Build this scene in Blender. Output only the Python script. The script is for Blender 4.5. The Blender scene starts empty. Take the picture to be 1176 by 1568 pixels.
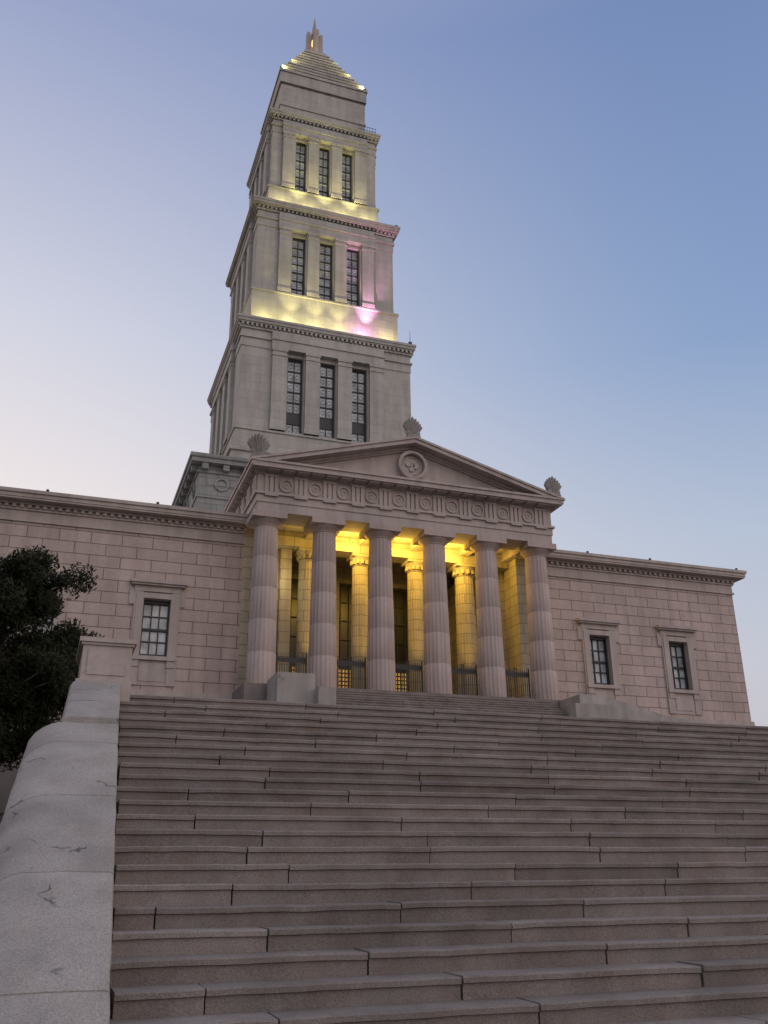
import bpy, math, random
from mathutils import Vector, Matrix, noise
random.seed(7)
S=bpy.context.scene
COL=S.collection
# ------------------------------------------------------------------ helpers
class Part:
    def __init__(s): s.v=[];s.f=[];s.m=[]
    def add(s,vs,fs,mi=0,M=None):
        b=len(s.v)
        for v in vs:
            v=Vector(v)
            if M is not None: v=M@v
            s.v.append(tuple(v))
        for f in fs: s.f.append(tuple(b+i for i in f)); s.m.append(mi)
    def box(s,x0,x1,y0,y1,z0,z1,mi=0,M=None):
        s.add([(x0,y0,z0),(x1,y0,z0),(x1,y1,z0),(x0,y1,z0),(x0,y0,z1),(x1,y0,z1),(x1,y1,z1),(x0,y1,z1)],
              [(0,3,2,1),(4,5,6,7),(0,1,5,4),(1,2,6,5),(2,3,7,6),(3,0,4,7)],mi,M)
    def prism(s,poly,axis,a,b,mi=0,M=None):
        n=len(poly)
        def P(p,t):
            return (t,p[0],p[1]) if axis=='x' else ((p[0],t,p[1]) if axis=='y' else (p[0],p[1],t))
        s.add([P(p,a) for p in poly]+[P(p,b) for p in poly],
              [tuple(range(n)),tuple(range(2*n-1,n-1,-1))]+[(i,i+n,(i+1)%n+n,(i+1)%n) for i in range(n)],mi,M)
    def rings(s,rs,mi=0,M=None,cap=True):
        n=len(rs[0]);vs=[p for r in rs for p in r];fs=[]
        for k in range(len(rs)-1):
            for i in range(n):
                j=(i+1)%n; fs.append((k*n+i,k*n+j,(k+1)*n+j,(k+1)*n+i))
        if cap: fs.append(tuple(range(n-1,-1,-1)));fs.append(tuple((len(rs)-1)*n+i for i in range(n)))
        s.add(vs,fs,mi,M)
    def lathe(s,prof,c,n=24,mi=0,M=None):
        s.rings([[(c[0]+r*math.cos(2*math.pi*i/n),c[1]+r*math.sin(2*math.pi*i/n),c[2]+z) for i in range(n)] for r,z in prof],mi,M)
    def obj(s,name,mats,parent=None,smooth=False,fix=True):
        me=bpy.data.meshes.new(name);me.from_pydata(s.v,[],s.f)
        for m in (mats if isinstance(mats,(list,tuple)) else [mats]): me.materials.append(m)
        me.polygons.foreach_set('material_index',s.m)
        if fix:
            import bmesh
            bm=bmesh.new();bm.from_mesh(me);bmesh.ops.recalc_face_normals(bm,faces=bm.faces);bm.to_mesh(me);bm.free()
        if smooth:
            me.polygons.foreach_set('use_smooth',[True]*len(me.polygons))
            try: me.set_sharp_from_angle(angle=math.radians(35))
            except Exception: pass
        me.update()
        o=bpy.data.objects.new(name,me);COL.objects.link(o)
        if parent: o.parent=parent
        return o
def empty(name):
    o=bpy.data.objects.new(name,None);COL.objects.link(o);return o
# ------------------------------------------------------------------ materials
def newmat(name):
    m=bpy.data.materials.new(name);m.use_nodes=True
    nt=m.node_tree;return m,nt,nt.nodes,nt.links,nt.nodes['Principled BSDF']
def stone(name,c,brick=None,var=.12,speck=.10,rough=.85,island=0.0,stain=.25,bump=.15,mdark=.45,speckscale=60,tint=None,crack=False,vscale=.35):
    m,nt,N,L,B=newmat(name)
    B.inputs['Roughness'].default_value=rough
    B.inputs['Specular IOR Level'].default_value=.25
    geo=N.new('ShaderNodeNewGeometry')
    sp=N.new('ShaderNodeSeparateXYZ');L.new(geo.outputs['Position'],sp.inputs[0])
    n1=N.new('ShaderNodeTexNoise');n1.inputs['Scale'].default_value=vscale;n1.inputs['Detail'].default_value=8;n1.inputs['Roughness'].default_value=.65;L.new(geo.outputs['Position'],n1.inputs['Vector'])
    mp=N.new('ShaderNodeMapping');mp.inputs['Scale'].default_value=(2.2,2.2,.22);L.new(geo.outputs['Position'],mp.inputs[0])
    n3=N.new('ShaderNodeTexNoise');n3.inputs['Scale'].default_value=.9;n3.inputs['Detail'].default_value=6;L.new(mp.outputs[0],n3.inputs['Vector'])
    n2=N.new('ShaderNodeTexNoise');n2.inputs['Scale'].default_value=speckscale;n2.inputs['Detail'].default_value=3;n2.inputs['Roughness'].default_value=.7;L.new(geo.outputs['Position'],n2.inputs['Vector'])
    def mr(src,lo,hi,a=.3,b=.7):
        r=N.new('ShaderNodeMapRange');r.inputs[1].default_value=a;r.inputs[2].default_value=b;r.inputs[3].default_value=lo;r.inputs[4].default_value=hi;L.new(src,r.inputs[0]);return r.outputs[0]
    def mul(a,b):
        k=N.new('ShaderNodeMath');k.operation='MULTIPLY';L.new(a,k.inputs[0]);L.new(b,k.inputs[1]);return k.outputs[0]
    f=mul(mr(n1.outputs[0],1-var,1+var),mr(n2.outputs[0],1-speck,1+speck,.25,.75))
    f=mul(f,mr(n3.outputs[0],1-stain,1.05,.25,.6))
    if island>0:
        f=mul(f,mr(geo.outputs['Random Per Island'],1-island,1+island,0,1))
    ckf=None
    if crack:
        dn=N.new('ShaderNodeTexNoise');dn.inputs['Scale'].default_value=3;dn.inputs['Detail'].default_value=6;L.new(geo.outputs['Position'],dn.inputs['Vector'])
        ad=N.new('ShaderNodeMix');ad.data_type='VECTOR';ad.inputs[0].default_value=.35;L.new(geo.outputs['Position'],ad.inputs[4]);L.new(dn.outputs['Color'],ad.inputs[5])
        vo=N.new('ShaderNodeTexVoronoi');vo.feature='DISTANCE_TO_EDGE';vo.inputs['Scale'].default_value=1.0;L.new(ad.outputs[1],vo.inputs['Vector'])
        mk=N.new('ShaderNodeTexNoise');mk.inputs['Scale'].default_value=1.7;L.new(geo.outputs['Position'],mk.inputs['Vector'])
        cr=mr(vo.outputs['Distance'],1,0,0,.010)
        ckf=mul(cr,mr(mk.outputs[0],0,1,.52,.58))
        inv=mr(ckf,1,.4,0,1);f=mul(f,inv)
    base=N.new('ShaderNodeRGB');base.outputs[0].default_value=(*c,1);bc=base.outputs[0]
    height=None
    if brick:
        w,h=brick[0],brick[1];ms=brick[2]
        sn=N.new('ShaderNodeSeparateXYZ');L.new(geo.outputs['True Normal'],sn.inputs[0])
        ax=N.new('ShaderNodeMath');ax.operation='ABSOLUTE';L.new(sn.outputs[0],ax.inputs[0])
        g=N.new('ShaderNodeMath');g.operation='GREATER_THAN';g.inputs[1].default_value=.7;L.new(ax.outputs[0],g.inputs[0])
        mx=N.new('ShaderNodeMix');mx.data_type='FLOAT';L.new(g.outputs[0],mx.inputs[0]);L.new(sp.outputs[0],mx.inputs[2]);L.new(sp.outputs[1],mx.inputs[3])
        cb=N.new('ShaderNodeCombineXYZ');L.new(mx.outputs[0],cb.inputs[0]);L.new(sp.outputs[2],cb.inputs[1])
        br=N.new('ShaderNodeTexBrick');L.new(cb.outputs[0],br.inputs['Vector'])
        br.inputs['Scale'].default_value=1;br.inputs['Brick Width'].default_value=w;br.inputs['Row Height'].default_value=h
        br.inputs['Mortar Size'].default_value=ms;br.inputs['Mortar Smooth'].default_value=.2;br.inputs['Bias'].default_value=0
        br.inputs['Color1'].default_value=(*[x*1.05 for x in c],1);br.inputs['Color2'].default_value=(*[x*.93 for x in c],1)
        br.inputs['Mortar'].default_value=(*[x*mdark for x in c],1)
        bc=br.outputs['Color'];height=br.outputs['Fac']
    if tint:
        n4=N.new('ShaderNodeTexNoise');n4.inputs['Scale'].default_value=2.2;n4.inputs['Detail'].default_value=8;n4.inputs['Roughness'].default_value=.75;L.new(geo.outputs['Position'],n4.inputs['Vector'])
        tm=N.new('ShaderNodeMix');tm.data_type='RGBA';tm.blend_type='MULTIPLY';L.new(mr(n4.outputs[0],0,1,.42,.72),tm.inputs[0]);L.new(bc,tm.inputs[6]);tm.inputs[7].default_value=(*tint,1);bc=tm.outputs[2]
    hs=N.new('ShaderNodeVectorMath');hs.operation='SCALE';L.new(bc,hs.inputs[0]);L.new(f,hs.inputs['Scale'])
    L.new(hs.outputs[0],B.inputs['Base Color'])
    bp=N.new('ShaderNodeBump');bp.inputs['Strength'].default_value=bump;bp.inputs['Distance'].default_value=.02;L.new(n2.outputs[0],bp.inputs['Height']);last=bp
    if height is not None:
        b2=N.new('ShaderNodeBump');b2.invert=True;b2.inputs['Strength'].default_value=.6;b2.inputs['Distance'].default_value=.03
        L.new(height,b2.inputs['Height']);L.new(bp.outputs[0],b2.inputs['Normal']);last=b2
    if ckf is not None:
        b2=N.new('ShaderNodeBump');b2.invert=True;b2.inputs['Strength'].default_value=.8;b2.inputs['Distance'].default_value=.02
        L.new(ckf,b2.inputs['Height']);L.new(bp.outputs[0],b2.inputs['Normal']);last=b2
    L.new(last.outputs[0],B.inputs['Normal'])
    return m
def plain(name,c,rough=.6,metal=0,spec=.5,emit=None,es=1,nz=.15,ns=8):
    m,nt,N,L,B=newmat(name)
    n=N.new('ShaderNodeTexNoise');n.inputs['Scale'].default_value=ns;n.inputs['Detail'].default_value=4
    g=N.new('ShaderNodeNewGeometry');L.new(g.outputs['Position'],n.inputs['Vector'])
    r=N.new('ShaderNodeMapRange');r.inputs[1].default_value=.3;r.inputs[2].default_value=.7;r.inputs[3].default_value=1-nz;r.inputs[4].default_value=1+nz;L.new(n.outputs[0],r.inputs[0])
    b=N.new('ShaderNodeRGB');b.outputs[0].default_value=(*c,1)
    s=N.new('ShaderNodeVectorMath');s.operation='SCALE';L.new(b.outputs[0],s.inputs[0]);L.new(r.outputs[0],s.inputs['Scale']);L.new(s.outputs[0],B.inputs['Base Color'])
    B.inputs['Roughness'].default_value=rough;B.inputs['Metallic'].default_value=metal;B.inputs['Specular IOR Level'].default_value=spec
    if emit: B.inputs['Emission Color'].default_value=(*emit,1);B.inputs['Emission Strength'].default_value=es
    return m
M_wing=stone('wing_ashlar',(.41,.33,.30),brick=(1.55,.62,.024),mdark=.44,stain=.15,speckscale=9)
M_smooth=stone('dressed_limestone',(.39,.335,.31),speckscale=12,stain=.2)
M_acro=stone('weathered_limestone',(.25,.23,.215),speckscale=12,stain=.3)
M_tower=stone('tower_ashlar',(.39,.37,.34),brick=(1.5,.75,.010),mdark=.84,speckscale=10,stain=.18)
M_col=stone('column_stone',(.39,.32,.295),speckscale=14,stain=.2)
M_step=stone('granite_step',(.20,.176,.166),var=.14,island=.16,speck=.38,stain=.22,speckscale=75,bump=.5,tint=(.82,.72,.67),vscale=1.3)
M_cheek=stone('granite_cheek',(.34,.317,.30),island=.06,speck=.34,stain=.25,speckscale=60,bump=.9,tint=(.86,.83,.80),crack=True,vscale=1.1)
M_inner=stone('portico_inner_stone',(.40,.36,.27),brick=(1.3,.6,.02),mdark=.5)
M_dark=plain('dark_bronze',(.03,.03,.035),.45,.3)
M_glass=plain('window_glass',(.38,.41,.43),.14,0,.6,nz=.5,ns=1.5)
M_black=plain('dark_interior',(.012,.012,.014),.3)
M_iron=plain('black_iron',(.015,.015,.017),.5)
M_grass=plain('grass_ground',(.030,.038,.018),.95,nz=.5,ns=2)
M_gold=plain('lit_lantern_glass',(.8,.6,.3),.5,emit=(1,.68,.25),es=1.3)
M_white=plain('white_board',(.8,.8,.78),.5,nz=.03)
M_roof=stone('roof_stone',(.22,.22,.22),speckscale=6)
# ------------------------------------------------------------------ layout (metres, camera eye at origin, facade along X)
Xc=17.33; SP=3.167; Yw=47.142; Zf=8.80; Zc=17.80
bld=empty('masonic_memorial_building')
# ---------------- wings
def wing(x0,x1,tag,wins,endside):
    P=Part()
    edges=[x0]
    zb,zt=10.43,13.42;ww=.734
    th=.8
    for c in wins: edges+= [c-ww,c+ww]
    edges.append(x1)
    for i in range(0,len(edges)-1,1):
        a,b=edges[i],edges[i+1]
        if i%2==0: P.box(a,b,Yw,Yw+th,5.5,16.9)
        else:
            P.box(a,b,Yw,Yw+th,5.5,zb);P.box(a,b,Yw,Yw+th,zt,16.9)
    if endside>0: P.box(x1-th,x1,Yw+th,82,5.5,16.9)
    else: P.box(x0,x0+th,Yw+th,82,5.5,16.9)
    P.box(x0,x1,82,82.8,5.5,16.9)
    P.obj(tag+'_wall',M_wing,bld)
    Q=Part()
    def course(z0,z1,pr):
        a=x0-(pr if endside<0 else 0);b=x1+(pr if endside>0 else 0)
        Q.box(a,b,Yw-pr,82.8+pr,z0,z1)
    course(16.9,17.02,.10);course(17.02,17.5,.03);course(17.5,17.6,.12);
    course(17.78,17.9,.24);course(17.60,17.78,.06)
    n=int((x1-x0)/.36)
    for i in range(n+1):
        xx=x0+i*(x1-x0)/n
        Q.box(xx-.09,xx+.09,Yw-.22,Yw-.05,17.61,17.775)
    yy=Yw
    while yy<80:
        if endside>0: Q.box(x1+.05,x1+.22,yy-.09,yy+.09,17.61,17.775)
        else: Q.box(x0-.22,x0-.05,yy-.09,yy+.09,17.61,17.775)
        yy+=.36
    course(17.9,18.0,.66);course(18.0,18.2,.7);course(18.2,18.38,.78)
    course(5.4,8.75,.12)
    for c in wins:
        y=Yw
        Q.box(c-ww-.42,c-ww+.02,y-.10,y+.3,9.0,13.8);Q.box(c+ww-.02,c+ww+.42,y-.10,y+.3,9.0,13.8)
        Q.box(c-ww-.32,c-ww+.05,y-.15,y+.25,9.9,13.7);Q.box(c+ww-.05,c+ww+.32,y-.15,y+.25,9.9,13.7)
        Q.box(c-ww+.05,c+ww-.05,y-.15,y+.25,zt+.02,13.72)
        Q.box(c-ww-.45,c+ww+.45,y-.12,y+.2,13.8,14.1)
        Q.box(c-ww-.62,c+ww+.62,y-.3,y+.2,14.1,14.2);Q.box(c-ww-.7,c+ww+.7,y-.4,y+.2,14.2,14.36)
        Q.box(c-ww-.68,c-ww-.42,y-.08,y+.2,13.1,13.9);Q.box(c+ww+.42,c+ww+.68,y-.08,y+.2,13.1,13.9)
        Q.box(c-ww-.36,c+ww+.36,y-.22,y+.3,10.25,10.45)
        Q.box(c-ww+.02,c+ww-.02,y-.05,y+.2,9.0,10.25)
        Q.box(c-ww+.1,c+ww-.1,y-.08,y+.2,9.2,10.1)
    Q.obj(tag+'_trim',M_smooth,bld)
    G=Part();F=Part()
    for c in wins:
        y=Yw+.45
        G.box(c-ww,c+ww,y,y+.05,zb,zt)
        F.box(c-ww,c-ww+.13,y-.2,y-.003,zb,zt);F.box(c+ww-.13,c+ww,y-.2,y-.003,zb,zt)
        F.box(c-ww+.13,c+ww-.13,y-.2,y-.003,zt-.16,zt);F.box(c-ww+.13,c+ww-.13,y-.2,y-.003,zb,zb+.2)
        for k in (-.2,.2): F.box(c+k-.03,c+k+.03,y-.08,y-.004,zb+.2,zt-.16)
        for k in (1,3):
            zz=zb+.2+(zt-zb-.36)*k/4; F.box(c-ww+.13,c+ww-.13,y-.09,y-.005,zz-.025,zz+.025)
        F.box(c-ww+.13,c+ww-.13,y-.14,y-.006,11.85,11.97)
    G.obj(tag+'_window_glass',M_glass,bld);F.obj(tag+'_window_frames',M_dark,bld)
    R=Part();R.box(x0+.3,x1-.3,Yw+.3,82.4,18.2,18.3);R.obj(tag+'_roof',M_roof,bld)
RX=8.66
wing(Xc+RX,Xc+23.366,'east_wing',[Xc+12.99,Xc+18.57],1)
wing(Xc-23.366,Xc-RX,'west_wing',[Xc-18.57,Xc-12.99],-1)
# ---------------- portico columns
def column(P,x,y,z0,z1,rb,rt,flutes=20,doric=True,nd=5):
    n=flutes*4
    abh=.32 if doric else .2; ech=.34 if doric else .55
    zs=z1-abh-ech
    rs=[];steps=[]
    for d in range(nd):
        a=d/nd;b=(d+1)/nd
        steps+= [(a+.0012,0),(a+.003,1),((a+b)/2,1),(b-.003,1),(b-.0012,0)]
    for t_,full in steps:
        r=rb+(rt-rb)*(t_**1.25)
        if not full:r*=.985
        ring=[]
        for i in range(n):
            an=2*math.pi*i/n; ph=(i%4)/4
            k=1-(.0 if ph==0 else (.05 if ph==.5 else .04))
            ring.append((x+r*k*math.cos(an),y+r*k*math.sin(an),z0+(zs-z0)*t_))
        rs.append(ring)
    P.rings(rs)
    if doric:
        P.lathe([(rt*.99,0),(rt*1.02,.03),(rt*1.0,.06),(rt*1.12,.14),(rt*1.32,.24),(rt*1.42,.31),(rt*1.42,.34)],(x,y,zs),32)
        a=rt*1.5;P.box(x-a,x+a,y-a,y+a,z1-abh,z1)
    else:
        P.lathe([(rt*1.0,0),(rt*1.1,.06),(rt*1.0,.1),(rt*1.05,.3),(rt*1.35,.5),(rt*1.45,.55)],(x,y,zs),24)
        for i in range(12):
            an=2*math.pi*i/12
            P.lathe([(.01,0),(.09,.05),(.1,.2),(.07,.3),(.01,.36)],(x+rt*1.12*math.cos(an),y+rt*1.12*math.sin(an),zs+.08),6)
        a=rt*1.35;P.box(x-a,x+a,y-a,y+a,z1-abh,z1)
C=Part()
for i in range(6): column(C,Xc+(i-2.5)*SP,45,Zf,Zc,.74,.61)
C.obj('front_columns',M_col,bld,smooth=True)
C=Part()
for i in range(1,5): column(C,Xc+(i-2.5)*SP+(.25 if i>2 else 0),48.6,Zf,17.45,(.53,.53,.53,.53,.66)[i],(.45,.45,.45,.45,.56)[i],doric=False,nd=1)
C.obj('inner_columns',M_inner,bld,smooth=True)
# ---------------- portico entablature
P=Part();W=8.62
yf=44.15
P.box(Xc-W,Xc+W,yf,45.85,Zc,18.30);P.box(Xc-W-.05,Xc+W+.05,yf-.05,45.9,18.30,18.72)
for sx in (-1,1):
    a,b=sorted((Xc+sx*W,Xc+sx*(W-1.3)))
    P.box(a,b,45.85,Yw+3,Zc,18.30);a,b=sorted((Xc+sx*(W+.05),Xc+sx*(W-1.3)));P.box(a,b,45.9,60,18.30,18.72)
P.box(Xc-W-.16,Xc+W+.16,yf-.16,60,18.72,18.84)
P.box(Xc-W-.02,Xc+W+.02,yf-.02,60,18.84,19.86)
P.box(Xc-W-.10,Xc+W+.10,yf-.10,60,19.86,19.93)
P.box(Xc-W-.2,Xc+W+.2,yf-.2,60,19.93,20.0)
K=9.09;yk=43.4
P.box(Xc-K,Xc+K,yk,60,20.0,20.26);P.box(Xc-K-.08,Xc+K+.08,yk-.08,60,20.26,20.38)
def tri(cx,cy,ax):
    for k in (-.26,0,.26):
        if ax=='f': P.box(cx+k-.09,cx+k+.09,cy-.09,cy+.02,18.86,19.74)
        else: P.box(cx-.09 if ax=='l' else cx-.02,cx+.02 if ax=='l' else cx+.09,cy+k-.09,cy+k+.09,18.86,19.74)
    if ax=='f': P.box(cx-.38,cx+.38,cy-.11,cy+.02,19.74,19.855);P.box(cx-.36,cx+.36,cy-.17,cy-.01,18.62,18.70)
    else:
        s=-1 if ax=='l' else 1
        a,b=sorted((cx+s*.09,cx-s*.02));P.box(a,b,cy-.38,cy+.38,19.74,19.855)
def ring(cx,cy,cz,r0,r1,d,ax='f',n=28,part=None):
    part=part or P
    vs=[];fs=[]
    prof=[(r0,0),(r0,-d),(r1,-d*.9),(r1,0)]
    for i in range(n):
        a=2*math.pi*i/n
        for r,dd in prof:
            if ax=='f':vs.append((cx+r*math.cos(a),cy+dd,cz+r*math.sin(a)))
            else: vs.append((cx+dd*(1 if ax=='l' else -1),cy+r*math.cos(a),cz+r*math.sin(a)))
    for i in range(n):
        j=(i+1)%n
        for k in range(4):
            l=(k+1)%4;fs.append((i*4+k,j*4+k,j*4+l,i*4+l))
    part.add(vs,fs)
def disc(cx,cy,cz,r,d,ax='f',n=24,part=None):
    part=part or P
    if ax=='f': part.prism([(cx+r*math.cos(2*math.pi*i/n),cz+r*math.sin(2*math.pi*i/n)) for i in range(n)],'y',cy-d,cy+.02)
    else:
        s=-1 if ax=='l' else 1
        part.prism([(cy+r*math.cos(2*math.pi*i/n),cz+r*math.sin(2*math.pi*i/n)) for i in range(n)],'x',cx+s*d,cx-s*.02)
hs=SP/2
for i in range(-5,6):
    tri(Xc+i*hs,yf-.02,'f')
    for q in (0,.5):
        if i==5 and q: continue
        P.box(Xc+(i+q)*hs-.3,Xc+(i+q)*hs+.3,yk+.12,yf-.2,19.935,19.995)
for i in range(-5,5):
    cx=Xc+(i+.5)*hs;cz=19.3
    ring(cx,yf-.02,cz,.30,.37,.09);ring(cx,yf-.02,cz,.1,.14,.04)
for j in range(0,8):
    for sx,ax in ((-1,'l'),(1,'r')):
        tri(Xc+sx*(W+.02),yf+.5+j*hs,ax);ring(Xc+sx*(W+.02),yf+.5+(j+.5)*hs,19.3,.27,.36,.07,ax)
        a,b=sorted((Xc+sx*(W+.2),Xc+sx*(K-.1)))
        for q in (0,.5): P.box(a,b,yf+.2+(j+q)*hs,yf+.8+(j+q)*hs,19.935,19.995)
ZA=22.98
sl=(ZA-20.40)/(K+.08)
P.prism([(Xc-8.7,20.38),(Xc+8.7,20.38),(Xc,20.38+8.7*sl)],'y',yf+.05,46)
def rake(o0,o1,y0,pr):
    for sx in (-1,1):
        P.prism([(Xc,ZA-o0),(Xc+sx*(K+pr),ZA-o0-(K+pr)*sl),(Xc+sx*(K+pr),ZA-o1-(K+pr)*sl),(Xc,ZA-o1)],'y',y0,60)
rake(0,.13,yk-.10,.12);rake(.13,.36,yk-.02,.04);rake(.36,.50,yf-.22,-.6);rake(.5,.58,yf-.1,-1.0)
mz=21.45
ring(Xc,yf+.05,mz,.68,.86,.42);disc(Xc,yf+.05,mz,.66,.12);ring(Xc,yf-.07,mz,.50,.55,.05)
for a,b,r_ in ((-.22,.08,.17),(.0,.24,.14),(.2,-.02,.16),(-.03,-.22,.15),(.02,.02,.13)): disc(Xc+a,yf-.05,mz+b,r_,.12,n=8)
P.obj('portico_entablature_and_pediment',M_smooth,bld)
def palmette(x,y,z,s,tag):
    A=Part()
    A.box(x-.36*s,x+.36*s,y-.2,y+.35,z,z+.22*s);A.box(x-.28*s,x+.28*s,y-.15,y+.3,z+.22*s,z+.34*s)
    for i in range(-4,5):
        an=i*.15
        L_=(1.14-.085*abs(i)**1.15)*s
        M=Matrix.Translation((x+i*.035*s,y+.05,z+.3*s))@Matrix.Rotation(an,4,'Y')
        n=8;rr=[]
        for t_,w in ((0,.04),(.25,.06),(.55,.08),(.8,.085),(.93,.06),(1,.01)):
            rr.append([(w*s*math.cos(2*math.pi*k/n),1.6*w*s*math.sin(2*math.pi*k/n),t_*L_) for k in range(n)])
        A.rings(rr,M=M)
    for sx in (-1,1):
        A.lathe([(.02,-.1),(.13,-.08),(.15,0),(.13,.08),(.02,.1)],(0,0,0),12,M=Matrix.Translation((x+sx*.27*s,y-.02,z+.38*s))@Matrix.Rotation(math.pi/2,4,'X'))
    A.prism([(x-.3*s,z+.3*s),(x+.3*s,z+.3*s),(x+.44*s,z+.72*s),(x+.32*s,z+1.05*s),(x,z+1.38*s),(x-.32*s,z+1.05*s),(x-.44*s,z+.72*s)],'y',y+.0,y+.2)
    A.obj(tag,M_acro,bld,smooth=True)
palmette(Xc,43.75,ZA-.05,1.05,'acroterion_apex')
palmette(Xc-8.75,43.75,20.50,1.1,'acroterion_west')
palmette(Xc+8.75,43.75,20.50,1.0,'acroterion_east')
# ---------------- portico floor, recess, back wall
P=Part()
P.box(Xc-8.9,Xc+8.9,44.0,56,5.5,Zf)
P.obj('portico_floor',M_step,bld)
P=Part();yb=53.5
P.box(Xc-RX,Xc-RX+.9,Yw+.003,yb,Zf,Zc-.003);P.box(Xc+RX-.9,Xc+RX,Yw+.003,yb,Zf,Zc-.003)
ops=[(-1.6*2,1.35),(0,1.35),(1.6*2,1.35)]
ed=[-RX]+[v for c,w in ops for v in (c-w,c+w)]+[RX]
for i in range(len(ed)-1):
    if i%2==0:P.box(Xc+ed[i],Xc+ed[i+1],yb,yb+.8,Zf,18.3)
    else: P.box(Xc+ed[i],Xc+ed[i+1],yb,yb+.8,17.3,18.3)
for sx in (-1,1):
    a,b=sorted((Xc+sx*7.75,Xc+sx*5.9));P.box(a,b,48.9,yb,Zf,17.45)
    a,b=sorted((Xc+sx*6.3,Xc+sx*5.65));P.box(a,b,48.5,49.1,Zf,17.45)
P.obj('portico_inner_walls',M_inner,bld)
P=Part()
P.box(Xc-7.7,Xc+7.7,48.05,49.15,17.45,18.29);P.box(Xc-7.7,Xc+7.7,47.97,48.05,17.9,18.0)
P.box(Xc-7.3,Xc+7.3,45.85,yb,18.31,18.5)
for i in range(6):
    if 0<i<5:P.box(Xc+(i-2.5)*SP-.3,Xc+(i-2.5)*SP+.3,45.85,47.97,17.9,18.3)
P.obj('portico_ceiling',M_inner,bld)
P=Part()
for c,w in ops: P.box(Xc+c-w,Xc+c+w,yb+.6,yb+.7,Zf,17.3)
P.box(Xc-6.75,Xc-6.1,48.85,48.895,10.2,11.9)
P.obj('doorway_dark_glass',M_black,bld)
P=Part()
for c,w in ops:
    for k in range(-2,3): P.box(Xc+c+k*.55-.03,Xc+c+k*.55+.03,yb+.5,yb+.597,Zf,17.3)
    for z in (9.9,10.8,11.7,12.6,13.8,15,16.2): P.box(Xc+c-w,Xc+c+w,yb+.49,yb+.596,z-.03,z+.03)
P.obj('doorway_bronze_grilles',M_dark,bld)
P=Part();PB=Part()
for c,w in ops:
    P.box(Xc+c-w+.05,Xc+c+w-.05,yb+.3,yb+.35,9.9,11.9)
    for k in range(13): PB.box(Xc+c-w+.05+k*(2*w-.1)/12-.03,Xc+c-w+.05+k*(2*w-.1)/12+.03,yb+.2,yb+.298,9.85,11.95)
    for k in range(9): PB.box(Xc+c-w+.03,Xc+c+w-.03,yb+.19,yb+.297,9.9+k*.25-.03,9.9+k*.25+.03)
P.obj('lobby_lit_panels',plain('lit_lobby',(.5,.35,.15),.6,emit=(1,.5,.10),es=.4,nz=.6,ns=1.5),bld);PB.obj('lobby_door_lattice',M_dark,bld)
# ---------------- attic block behind
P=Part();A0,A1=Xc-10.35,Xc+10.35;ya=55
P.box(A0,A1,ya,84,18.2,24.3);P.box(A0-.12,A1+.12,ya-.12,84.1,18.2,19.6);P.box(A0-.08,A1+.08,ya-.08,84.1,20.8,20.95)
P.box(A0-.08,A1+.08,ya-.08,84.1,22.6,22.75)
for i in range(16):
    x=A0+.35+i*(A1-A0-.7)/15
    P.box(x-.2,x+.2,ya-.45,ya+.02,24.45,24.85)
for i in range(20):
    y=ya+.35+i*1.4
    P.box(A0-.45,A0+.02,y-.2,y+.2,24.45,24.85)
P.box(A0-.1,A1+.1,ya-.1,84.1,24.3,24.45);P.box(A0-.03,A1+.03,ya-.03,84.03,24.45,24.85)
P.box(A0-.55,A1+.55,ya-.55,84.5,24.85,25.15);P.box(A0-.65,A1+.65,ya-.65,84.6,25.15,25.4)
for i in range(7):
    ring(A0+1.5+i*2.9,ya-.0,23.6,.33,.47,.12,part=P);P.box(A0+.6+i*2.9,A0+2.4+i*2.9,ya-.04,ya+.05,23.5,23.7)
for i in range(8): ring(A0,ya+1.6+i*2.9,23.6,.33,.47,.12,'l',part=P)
P.obj('attic_block',stone('attic_stone',(.25,.255,.245),brick=(1.5,.6,.02),mdark=.6),bld)
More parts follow.
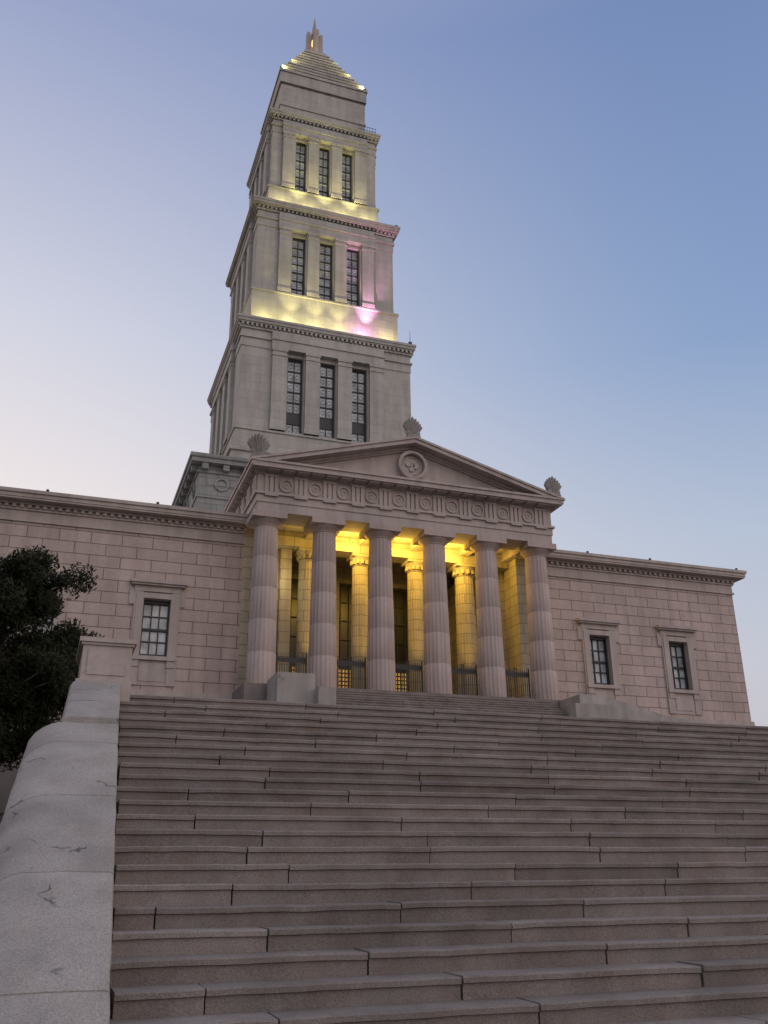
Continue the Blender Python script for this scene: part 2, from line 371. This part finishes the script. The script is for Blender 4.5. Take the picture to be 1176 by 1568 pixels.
# ---------------- tower
YT=68.589
T=Part();TG=Part();TF=Part()
AX=Matrix.Translation((Xc,YT,0))
sides=[AX@Matrix.Rotation(k*math.pi/2,4,'Z') for k in range(4)]
def sq(w,z0,z1,part=T): part.box(-w,w,-w,w,z0,z1,M=AX)
def stage(z0,W,B,s,hw,zs,zt,zarch,ztop,K,basew,spandrel):
    sq(basew,z0,zs-.25);sq(basew+.1,zs-.25,zs-.1);sq(W+.14,zs-.1,zs)
    sq(W-.85,zs,zarch)
    for k in range(4):
        M=sides[k]
        T.box(-W,-B,-W,-B,zs,zarch,M=M)
        T.box(-W+.03,-B-.03,-W-.04,-W+.01,zs,zs+.5,M=M)
        ed=[-B,-s-hw,-s+hw,-hw,hw,s-hw,s+hw,B]
        pj=.30
        for i in range(7):
            a,b=ed[i],ed[i+1]
            if i%2==0:
                T.box(a,b,-W-.03,-W+.9,zs,zarch,M=M)
                if i in(2,4): a2,b2=a+.12,b-.12
                elif i==0: a2,b2=a+.02,b-.14
                else: a2,b2=a+.14,b-.02
                T.box(a2,b2,-W-pj,-W+.02,zs,zarch-.6,M=M)
                T.box(a2-.05,b2+.05,-W-pj-.06,-W+.02,zarch-.6,zarch-.5,M=M)
                T.box(a2-.0,b2+.0,-W-pj-.01,-W+.02,zarch-.5,zarch-.2,M=M)
                T.box(a2-.06,b2+.06,-W-pj-.08,-W+.02,zarch-.2,zarch,M=M)
                T.box(a2-.05,b2+.05,-W-pj-.07,-W+.02,zs,zs+.35,M=M)
            else:
                T.box(a,b,-W+.1,-W+.9,zt,zarch,M=M)
                T.box(a,b,-W+.05,-W+.9,zs,zs+.12,M=M)
                g=-W+.5
                TG.box(a,b,g,g+.1,zs+.12,zt,M=M)
                TF.box(a,a+.12,g-.15,g-.004,zs+.12,zt,M=M);TF.box(b-.12,b,g-.15,g-.004,zs+.12,zt,M=M)
                TF.box(a+.12,b-.12,g-.15,g-.004,zt-.15,zt,M=M)
                c=(a+b)/2;TF.box(c-.035,c+.035,g-.09,g-.005,zs+.12,zt-.15,M=M)
                nr=spandrel[0];H=zt-.15-zs-.12
                for r in range(nr):
                    zz=zs+.12+H*r/nr
                    TF.box(a+.12,b-.12,g-.1,g-.006,zz-.045,zz+.045,M=M)
                    if r not in spandrel[1]:
                        for sx in (-1,1):
                            cx=c+sx*(hw-.12)/2
                            rr=min((hw-.12)/2,H/nr/2)*.7
                            for q in range(8):
                                a1=2*math.pi*q/8;a2_=2*math.pi*(q+1)/8
                                x1,z1=cx+rr*math.cos(a1),zz+H/nr/2+rr*math.sin(a1);x2,z2=cx+rr*math.cos(a2_),zz+H/nr/2+rr*math.sin(a2_)
                                TF.add([(x1,g-.03,z1-.02),(x2,g-.03,z2-.02),(x2,g-.03,z2+.02),(x1,g-.03,z1+.02)],[(0,1,2,3)],M=M)
                for r in spandrel[1]:
                    zz=zs+.12+H*r/nr;TF.box(a+.12,b-.12,g-.08,g-.007,zz+.045,zz+H/nr-.045,M=M)
    h=ztop-zarch
    def br(w,za,zb):
        sq(w,zarch+h*za,zarch+h*zb)
    br(W+.05,0,.30);br(W+.16,.30,.36);br(W+.02,.36,.62);br(W+.16,.62,.68);br(W+.06,.68,.78)
    B2=B+.06
    for k in range(4):
        M=sides[k]
        T.box(-B2,B2,-W-.34,-W+.03,zarch+.002,zarch+h*.298,M=M);T.box(-B2-.04,B2+.04,-W-.42,-W+.03,zarch+h*.30,zarch+h*.358,M=M)
        T.box(-B2,B2,-W-.30,-W+.03,zarch+h*.362,zarch+h*.618,M=M)
        n=int(2*W/.36)
        for i in range(n+1):
            x=-W+i*2*W/n
            T.box(x-.09,x+.09,-W-.3,-W-.03,zarch+h*.685,zarch+h*.775,M=M)
    br(K-.08,.78,.82);br(K-.0,.82,.92);br(K+.06,.92,1.0)
sq(7.35,24,29.2);sq(7.5,29.2,29.5)
stage(29.5,6.956,4.55,2.62,.63,31.35,38.0,38.35,40.86,7.33,7.12,(7,(1,)))
stage(40.86,5.957,4.15,2.38,.59,44.4,50.4,50.75,53.19,6.47,6.22,(7,()))
stage(53.19,4.81,3.9,2.15,.50,56.0,61.8,62.1,64.34,5.19,5.0,(6,()))
sq(4.3,64.34,65.0);sq(4.08,65.0,68.6);sq(4.16,66.1,66.25)
sq(3.98,68.6,68.85);sq(4.2,68.85,70.1);sq(4.3,70.1,70.35)
n=9
for i in range(n):
    w=3.9-(3.9-1.2)*i/(n-1);z=70.35+6.5*i/n
    sq(w,z,z+6.5/n*.75);sq(w+.08,z+6.5/n*.75,z+6.5/n)
sq(1.0,76.85,77.3);sq(.82,77.3,77.6)
T.obj('tower_stonework',M_tower,bld)
TG.obj('tower_window_glass',M_glass,bld);TF.obj('tower_window_ironwork',M_dark,bld)
F=Part()
for k in range(4):
    M=AX@Matrix.Rotation(k*math.pi/2,4,'Z')
    F.prism([(.42,77.3),(.98,77.3),(.84,78.1),(.80,80.6),(.48,80.5),(.45,78.6)],'y',-.27,.27,M=M)
F.lathe([(.75,0),(.7,.3),(.3,.5),(.16,.9),(.16,1.5)],(Xc,YT,77.4),8)
F.lathe([(.16,0),(.38,.15),(.36,.6),(.22,1.4),(.13,2.2),(.04,3.0)],(Xc,YT,79.9),8)
F.obj('finial_spire',M_smooth,bld)
F=Part();F.lathe([(.18,0),(.30,.2),(.28,.7),(.16,.9)],(Xc,YT,79.0),8);F.obj('finial_lantern_glass',M_gold,bld)
# ---------------- floodlights
def floodlight(x,y,z,rot=0,s=1):
    A=Part();M=Matrix.Translation((x,y,z))@Matrix.Rotation(rot,4,'Z')@Matrix.Scale(s,4)
    A.box(-.12,.12,-.05,.05,0,.06,M=M);A.lathe([(.02,0),(.02,.35)],(0,0,.05),6,M=M)
    A.prism([(-.16,.32),(.1,.3),(.16,.5),(-.1,.56)],'x',-.17,.17,M=M);A.box(-.2,-.17,-.03,.03,.3,.48,M=M);A.box(.17,.2,-.03,.03,.3,.48,M=M)
    return A.obj('floodlight',M_dark)
for (x,z) in ((Xc+7.0,40.86),(Xc+6.3,53.19),(Xc+4.1,70.35),(Xc-4.1,70.35)):
    kk={40.86:7.0,53.19:6.1,70.35:4.0}[z]
    floodlight(x,YT-kk,z,0,.75 if z<60 else .8)
for x in (-1.6,3.9,Xc+12.5,Xc+17,Xc+23.6): floodlight(x,Yw-.5,18.38,0,.38)
A=Part()
A.lathe([(.03,0),(.015,2.4)],(Xc+3.6,YT-3.0,70.35),6);A.lathe([(.03,0),(.015,1.5)],(Xc+7.0,YT-7.0,40.86),6);A.obj('lightning_rods',M_dark,bld)
A=Part()
for i in range(7): A.box(Xc+3.2+i*.27,Xc+3.23+i*.27,YT-4.9,YT-4.87,64.34,65.2)
for z in (64.8,65.2): A.box(Xc+3.2,Xc+4.9,YT-4.9,YT-4.87,z,z+.03)
A.obj('ledge_railing',M_iron,bld)
# ---------------- lamps (photo shows them lit)
def lamp(name,kind,loc,power,col,rad=.15,target=None,ang=100):
    d=bpy.data.lights.new(name,kind);d.energy=power;d.color=col
    d.shadow_soft_size=rad
    if kind=='SPOT': d.spot_size=math.radians(ang);d.spot_blend=.9
    o=bpy.data.objects.new(name,d);COL.objects.link(o);o.location=loc;o.parent=bld
    if target: o.rotation_euler=(Vector(target)-Vector(loc)).to_track_quat('-Z','Y').to_euler()
YEL=(1,.90,.36);WARM=(1,.60,.09)
for x in (-5.2,-3.1,-1.0,1.1,3.1,5.2):
    pink=(x==3.1)
    lamp('ledge_lamp','POINT',(Xc+x,YT-7.1,41.6),(150 if pink else 85),(1,.38,.85) if pink else YEL,.12)
lamp('pink_uplight','SPOT',(Xc+3.3,YT-7.2,41.3),3200,(1,.42,.78),.1,(Xc+3.6,YT-5.9,49),50)
for x in (-3,-1,1):lamp('yellow_uplight','SPOT',(Xc+x,YT-7.2,41.3),750,YEL,.1,(Xc+x,YT-5.9,49),60)
for x in (-3.8,-1.5,1.5,3.9):
    lamp('ledge_lamp','POINT',(Xc+x,YT-5.85,53.95),100,YEL,.12)
for x in (-2.4,0,2.4):lamp('yellow_uplight','SPOT',(Xc+x,YT-6.1,53.6),1000,YEL,.1,(Xc+x,YT-4.7,62),60)
for sx in (-1,1):
    lamp('pyramid_lamp','POINT',(Xc+sx*3.95,YT-4.1,70.9),60,YEL,.1);lamp('pyramid_lamp','POINT',(Xc+sx*2.9,YT-3.4,73.0),35,YEL,.1)
    lamp('pyramid_lamp','POINT',(Xc+sx*2.0,YT-2.6,75.3),16,YEL,.1)
    lamp('side_lamp','POINT',(Xc-6.9,YT+sx*3,41.55),60,YEL,.12)
for i in range(5):
    lamp('portico_lamp','POINT',(Xc+(i-2)*SP+.6,47.0,17.45),(18,300,300,300,16)[i],WARM,.12)
lamp('portico_lamp','POINT',(Xc-6.6,47.6,15.5),45,(1,.82,.45),.15)
for i in (1,2,3,4): lamp('portico_uplight','SPOT',(Xc+(i-2.5)*SP-.3,46.6,9.2),420,WARM,.1,(Xc+(i-2.5)*SP+.25,48.6,15),34)
# ---------------- iron railing between columns
R=Part()
for i in range(5):
    a=Xc+(i-2.5)*SP+.78;b=a+SP-1.56;y=45.3
    n=13
    for k in range(n+1):
        x=a+(b-a)*k/n;w=.03 if k in(0,6,7,n) else .014
        R.box(x-w,x+w,y-w,y+w,Zf,Zf+(1.9 if w>.02 else 1.8))
    for z in (.15,1.4,1.65): R.box(a,b,y-.02,y+.02,Zf+z,Zf+z+.035)
    for k in range(n): 
        x=a+(b-a)*(k+.5)/n;R.box(x-.04,x+.04,y-.008,y+.008,Zf+1.45,Zf+1.63)
R.obj('iron_railing',M_iron)
A=Part();A.box(Xc+.95,Xc+1.2,45.2,45.23,Zf+1.0,Zf+1.4,0);A.box(Xc+1.0,Xc+1.15,45.19,45.199,Zf+1.1,Zf+1.3,1);A.obj('notice_sign',[M_white,M_dark])
# ---------------- staircase
r=.165;t=.363;k0=4.2;Y0=7.15
ST=Part()
XR=62.0
def xin(Y): return .558+.045*(Y-7.15)
def flight(Ystart,Zstart,n,xa,xb,tt=t,rr=r,last=.5):
    for k in range(n):
        y=Ystart+k*tt;z1=Zstart+(k+1)*rr
        x0=xa(y)+random.uniform(0,.05) if callable(xa) else xa
        x=x0;x-=random.random()*1.6
        while x<xb:
            L_=random.uniform(1.75,2.35)
            a=max(x,x0);b=min(x+L_-.014,xb);x+=L_
            if b-a<.05: continue
            j=random.uniform(-.006,.006);jz=random.uniform(-.004,.004)
            d=tt+.12 if k<n-1 else last
            z0=z1-rr-.02
            m=max(2,int((b-a)/.2)) if y<16 else 1
            rs=[]
            for q in range(m+1):
                xx=a+(b-a)*q/m
                w1=.007*noise.noise(Vector((xx*3.3,k*3.1,y)));w2=.005*noise.noise(Vector((xx*4.7,k*5.7,9+y)))
                if random.random()<.04: w1+=.006;w2-=.005
                if q in(0,m) and random.random()<.35: w1+=.008;w2-=.006
                yy=y+j+w1;zz=z1+jz+w2
                rs.append([(xx,yy+.016,z0),(xx,yy+.016,zz-.055),(xx,yy-.008,zz-.048),(xx,yy-.008,zz-.012),(xx,yy+.004,zz),(xx,y+d,z1+jz),(xx,y+d,z0)])
            ST.rings(rs)
kmin=-6
NS=21-kmin
flight(Y0+kmin*t,(kmin-1-k0)*r,NS,lambda y:xin(y)-.01,XR,last=1.2)
Ztop=(20-k0)*r;Ytop=Y0+20*t
ST.box(.9,XR,Ytop+1.2,31,Ztop-.2,Ztop-.004)
flight(30.4,Ztop,28,.9,XR,last=.6)
Zter=Ztop+28*r;Yter=30.4+27*t
ST.box(-6.1,XR,Yter+.6,Yw-.1,Zter-.3,Zter-.004)
ns=9;rr=(Zf-Zter)/ns
flight(44.0-(ns-1)*.31,Zter,ns-1,12.2,24.8,.31,rr,last=.3)
ST.obj('stone_staircase',M_step,fix=True)
U=Part()
U.prism([(Y0+kmin*t+.2,-3.2),(Y0+kmin*t+.2,(kmin-k0-1.2)*r),(Ytop+.1,Ztop-.35),(31,Ztop-.35),(Yter+.2,Zter-.5),(Yw,Zter-.5),(Yw,-3.2)],'x',1.05,XR-.05)
U.obj('stair_foundation',M_step).parent=bpy.data.objects['stone_staircase']
P=Part()
P.box(9.55,11.35,41.8,43.998,Zter-.2,Zf+.15);P.box(11.35,12.2,41.2,43.8,Zter-.2,Zf-.55)
P.prism([(25.5,Zter-.2),(25.5,Zf-.05),(26.9,Zf-.05),(28.4,Zf-.4),(31.6,Zf-1.15),(31.6,Zter-.2)],'y',41.9,43.998)
P.prism([(24.8,Zter-.2),(24.8,Zf-.65),(26.4,Zf-.65),(32.8,Zf-1.35),(32.8,Zter-.2)],'y',41.2,41.897)
P.obj('portico_plinths',M_cheek,bld)
# ---------------- cheek wall
CW=Part()
def cheek(ya,yb,wide,up=0):
    N=8;rs=[]
    for i in range(N+1):
        y=ya+(yb-ya)*i/N
        zt=(y-Y0)/t*r-k0*r+r*.35+.06+up
        xi=xin(y)
        if wide: pr=[(0,-.6),(0,-.03),(-.01,-.01),(-.03,0),(-.2,.004),(-.4,.006),(-.6,.003),(-.72,0),(-.82,-.025),(-.92,-.075),(-1.0,-.14),(-1.06,-.23),(-1.08,-.35),(-1.08,-3.2)]
        else: pr=[(0,-.6),(0,-.03),(-.02,0),(-.62,0),(-.68,-.03),(-.71,-.09),(-.71,-3.2)]
        e=.016 if i in(0,N) else 0
        rs.append([(xi+a+.008*noise.noise(Vector((y*3,a*5,1))),y,zt+b-e*(b>-.3)+.007*noise.noise(Vector((y*2.5,a*4,5)))) for a,b in pr])
    CW.rings(rs)
y=Y0-3.4
while y<12.6:
    yb_=min(y+1.62,12.6);cheek(y+.010,yb_-.010,True);y=yb_
cheek(12.61,14.38,False,.07)
CW.obj('stair_cheek_wall',M_cheek,smooth=True)
PR=Part();x0,x1=.30,1.02;yp=14.45
PR.box(x0-.06,x1+.02,yp-.06,yp+1.6,1.0,2.80);PR.box(x0,x1,yp,yp+1.55,2.80,3.33)
PR.box(x0+.08,x1-.08,yp-.015,yp+.01,2.88,3.26)
PR.box(x0-.03,x1+.03,yp-.03,yp+1.58,3.33,3.37);PR.box(x0-.06,x1+.06,yp-.06,yp+1.61,3.37,3.44)
PR.obj('stone_pier',M_smooth)
LW=Part();LW.box(-9,.6,21,21.5,.5,4.05);LW.box(-9,.65,20.93,21.57,4.05,4.2);LW.obj('low_stone_wall',M_smooth)
# ---------------- ground
G=Part()
def gz(x,y):
    pts=[(-1e9,-2.3),(3.5,-2.3),(14.4,.8),(30,2.0),(41,7.0),(95,7.0),(150,-2),(1e9,-2)]
    for (a,b),(c,d) in zip(pts,pts[1:]):
        if a<=y<=c:
            h=b if a<-1e8 else (d if c>1e8 else b+(d-b)*(y-a)/(c-a));break
    if x>80: h=h*max(0,1-(x-80)/60)-2.3*min(1,(x-80)/60)
    if x<-40: h=h*max(0,1-(-40-x)/60)-2.3*min(1,(-40-x)/60)
    return h
xs=[-2000,-400,-150,-100,-60,-40,-30,-20,-14,-10,-7,-5,-4,-3,-2,-1,0,5,20,40,62,80,110,140,400,2000]
ys=[-2000,-300,-50,-10,0,3.5,5,7,9,11,12.7,14.4,16,18,20,24,30,34,38,41,60,95,120,150,400,2500]
vs=[(x,y,gz(x,y)+(.05*noise.noise(Vector((x*.7,y*.7,0))) if -20<x<0 and 0<y<40 else 0)) for y in ys for x in xs]
nx=len(xs)
G.add(vs,[(j*nx+i,j*nx+i+1,(j+1)*nx+i+1,(j+1)*nx+i) for j in range(len(ys)-1) for i in range(nx-1)])
G.obj('ground',M_grass,fix=False)
A=Part();A.box(-6,XR,-12,Y0+kmin*t+.2,-2.4,(kmin-1-k0)*r);A.obj('paved_landing',M_step)
# ---------------- tree
M_leaf=plain('dark_evergreen_leaves',(.018,.021,.010),.75,spec=.12,nz=.6,ns=3)
M_bark=plain('bark',(.05,.042,.035),.9,nz=.4,ns=10)
tree=empty('evergreen_tree')
def limb(P,pts,rad,n=7):
    rs=[]
    for i,p in enumerate(pts):
        p=Vector(p);d=(Vector(pts[min(i+1,len(pts)-1)])-Vector(pts[max(i-1,0)])).normalized()
        a=d.orthogonal().normalized();b=d.cross(a)
        rs.append([tuple(p+rad[i]*(a*math.cos(2*math.pi*k/n)+b*math.sin(2*math.pi*k/n))) for k in range(n)])
    P.rings(rs)
cx,cy=-1.15,18.3;zg=.8
TB=Part();clumps=[]
limb(TB,[(cx,cy,zg),(cx+.05,cy,2.2),(cx-.05,cy+.05,3.4),(cx+.1,cy,4.6),(cx+.1,cy,5.4)],[.16,.13,.10,.06,.02],9)
for i in range(66):
    z=random.uniform(1.9,5.1);an=random.uniform(0,6.28);
    reach=1.72*math.sqrt(max(.05,1-((z-3.9)/2.2)**2))*random.uniform(.65,1.08)
    e=Vector((cx+reach*math.cos(an),cy+reach*math.sin(an),z+random.uniform(.1,.6)))
    s0=Vector((cx,cy,z-.4));m=(s0+e)/2+Vector((random.uniform(-.15,.15),random.uniform(-.15,.15),.1))
    limb(TB,[s0,m,e],[.05,.03,.012],5)
    clumps.append((e,random.uniform(.22,.40)));clumps.append((m,random.uniform(.35,.5)))
for i in range(14): 
    an=random.uniform(0,6.28);rr_=random.uniform(0,1.0);clumps.append((Vector((cx+.3+rr_*math.cos(an),cy+rr_*math.sin(an),random.uniform(4.8,5.5))),random.uniform(.2,.34)))
TB.obj('trunk_and_limbs',M_bark,tree,smooth=True)
LV=Part()
for c,rad in clumps:
    for i in range(int(1500*rad)):
        d=Vector((random.gauss(0,1),random.gauss(0,1),random.gauss(0,.8)));d.normalize();p=c+d*rad*random.random()**.45
        s=random.uniform(.022,.042);a=Vector((random.gauss(0,1),random.gauss(0,1),random.gauss(0,1))).normalized();b=a.orthogonal().normalized()
        LV.add([p-a*s*1.5,p+b*s*.6,p+a*s*1.5,p-b*s*.6],[(0,1,2,3)])
LV.obj('leaf_crown',M_leaf,tree,fix=False)
SH=Part()
for i in range(90):
    c=Vector((random.uniform(-7,-.95),random.uniform(12.5,20.5),0));c.z=gz(c.x,c.y)+.3
    for q in range(150):
        d=Vector((random.gauss(0,1),random.gauss(0,1),random.gauss(0,1)));d.normalize();p=c+Vector((d.x*.6,d.y*.6,d.z*.55))*random.random()**.4
        s=random.uniform(.03,.055);a=Vector((random.gauss(0,1),random.gauss(0,1),random.gauss(0,1))).normalized();b=a.orthogonal().normalized()
        SH.add([p-a*s*1.4,p+b*s*.7,p+a*s*1.4,p-b*s*.7],[(0,1,2,3)])
SH.obj('shrub_foliage',M_leaf,fix=False)
# ------------------------------------------------------------------ world
w=bpy.data.worlds.new('World');S.world=w;w.use_nodes=True
N=w.node_tree.nodes;L=w.node_tree.links
bg=N['Background']
tc=N.new('ShaderNodeTexCoord');sp=N.new('ShaderNodeSeparateXYZ');L.new(tc.outputs['Generated'],sp.inputs[0])
def ramp(pts):
    r=N.new('ShaderNodeValToRGB');e=r.color_ramp.elements
    while len(e)<len(pts): e.new(.5)
    for q,(p,c) in zip(e,pts): q.position=p;q.color=(*c,1)
    L.new(sp.outputs[2],r.inputs[0]);return r.outputs[0]
glow=ramp([(0,(1,.78,.6)),(.2,(1,.88,.82)),(.37,(.95,.87,.87)),(.52,(.72,.73,.84)),(.75,(.34,.40,.63)),(1,(.42,.46,.60))])
away=ramp([(0,(.62,.52,.56)),(.2,(.60,.62,.71)),(.32,(.50,.58,.73)),(.5,(.28,.40,.645)),(.75,(.19,.28,.53)),(1,(.42,.46,.60))])
back=ramp([(0,(.45,.40,.40)),(.12,(1.0,.83,.78)),(.35,(1.0,.86,.82)),(.65,(.85,.79,.79)),(1,(.42,.46,.60))])
ag=math.radians(-48)
nz=N.new('ShaderNodeVectorMath');nz.operation='MULTIPLY';nz.inputs[1].default_value=(1,1,0);L.new(tc.outputs['Generated'],nz.inputs[0])
nn=N.new('ShaderNodeVectorMath');nn.operation='NORMALIZE';L.new(nz.outputs[0],nn.inputs[0])
dt=N.new('ShaderNodeVectorMath');dt.operation='DOT_PRODUCT';dt.inputs[1].default_value=(math.sin(ag),math.cos(ag),0);L.new(nn.outputs[0],dt.inputs[0])
def mr(a,b):
    m=N.new('ShaderNodeMapRange');m.interpolation_type='SMOOTHSTEP';m.inputs[1].default_value=a;m.inputs[2].default_value=b;L.new(dt.outputs['Value'],m.inputs[0]);return m.outputs[0]
def mix(f,a,b):
    m=N.new('ShaderNodeMix');m.data_type='RGBA'
    if isinstance(f,float): m.inputs[0].default_value=f
    else: L.new(f,m.inputs[0])
    L.new(a,m.inputs[6]);L.new(b,m.inputs[7]);return m.outputs[2]
c1=mix(mr(-.1,.85),away,glow)
bs=N.new('ShaderNodeVectorMath');bs.operation='SCALE';bs.inputs['Scale'].default_value=1.58;L.new(back,bs.inputs[0])
c2=mix(mr(-.75,-.12),bs.outputs[0],c1)
sky=N.new('ShaderNodeTexSky');sky.sky_type='NISHITA';sky.sun_disc=False;sky.sun_elevation=math.radians(1.5);sky.sun_rotation=ag
sc=N.new('ShaderNodeVectorMath');sc.operation='SCALE';sc.inputs['Scale'].default_value=.12;L.new(sky.outputs[0],sc.inputs[0])
fin=mix(.1,c2,sc.outputs[0])
L.new(fin,bg.inputs[0]);bg.inputs[1].default_value=1.0
sd=bpy.data.lights.new('afterglow_sun','SUN');sd.energy=.5;sd.angle=math.radians(25);sd.color=(1,.72,.62)
so=bpy.data.objects.new('afterglow_sun',sd);COL.objects.link(so)
dirv=Vector((math.sin(ag)*math.cos(.05),math.cos(ag)*math.cos(.05),math.sin(.05)))
so.rotation_euler=(-dirv).to_track_quat('-Z','Y').to_euler()
# ------------------------------------------------------------------ camera
th=math.radians(21.575);a=math.radians(19.559);rl=math.radians(-.6)
R0=Vector((math.cos(a),-math.sin(a),0));U0=Vector((-math.sin(a)*math.sin(th),-math.cos(a)*math.sin(th),math.cos(th)))
Fw=Vector((math.sin(a)*math.cos(th),math.cos(a)*math.cos(th),math.sin(th)))
Rc=R0*math.cos(rl)+U0*math.sin(rl);Uc=U0*math.cos(rl)-R0*math.sin(rl)
cam=bpy.data.cameras.new('camera');co=bpy.data.objects.new('camera',cam);COL.objects.link(co)
M=Matrix((Rc,Uc,-Fw)).transposed().to_4x4();co.matrix_world=M
cam.sensor_width=36;cam.lens=1417.9/1568*36;cam.clip_end=6000;cam.clip_start=.05
S.camera=co
S.view_settings.view_transform='Standard';S.view_settings.look='None';S.view_settings.exposure=0
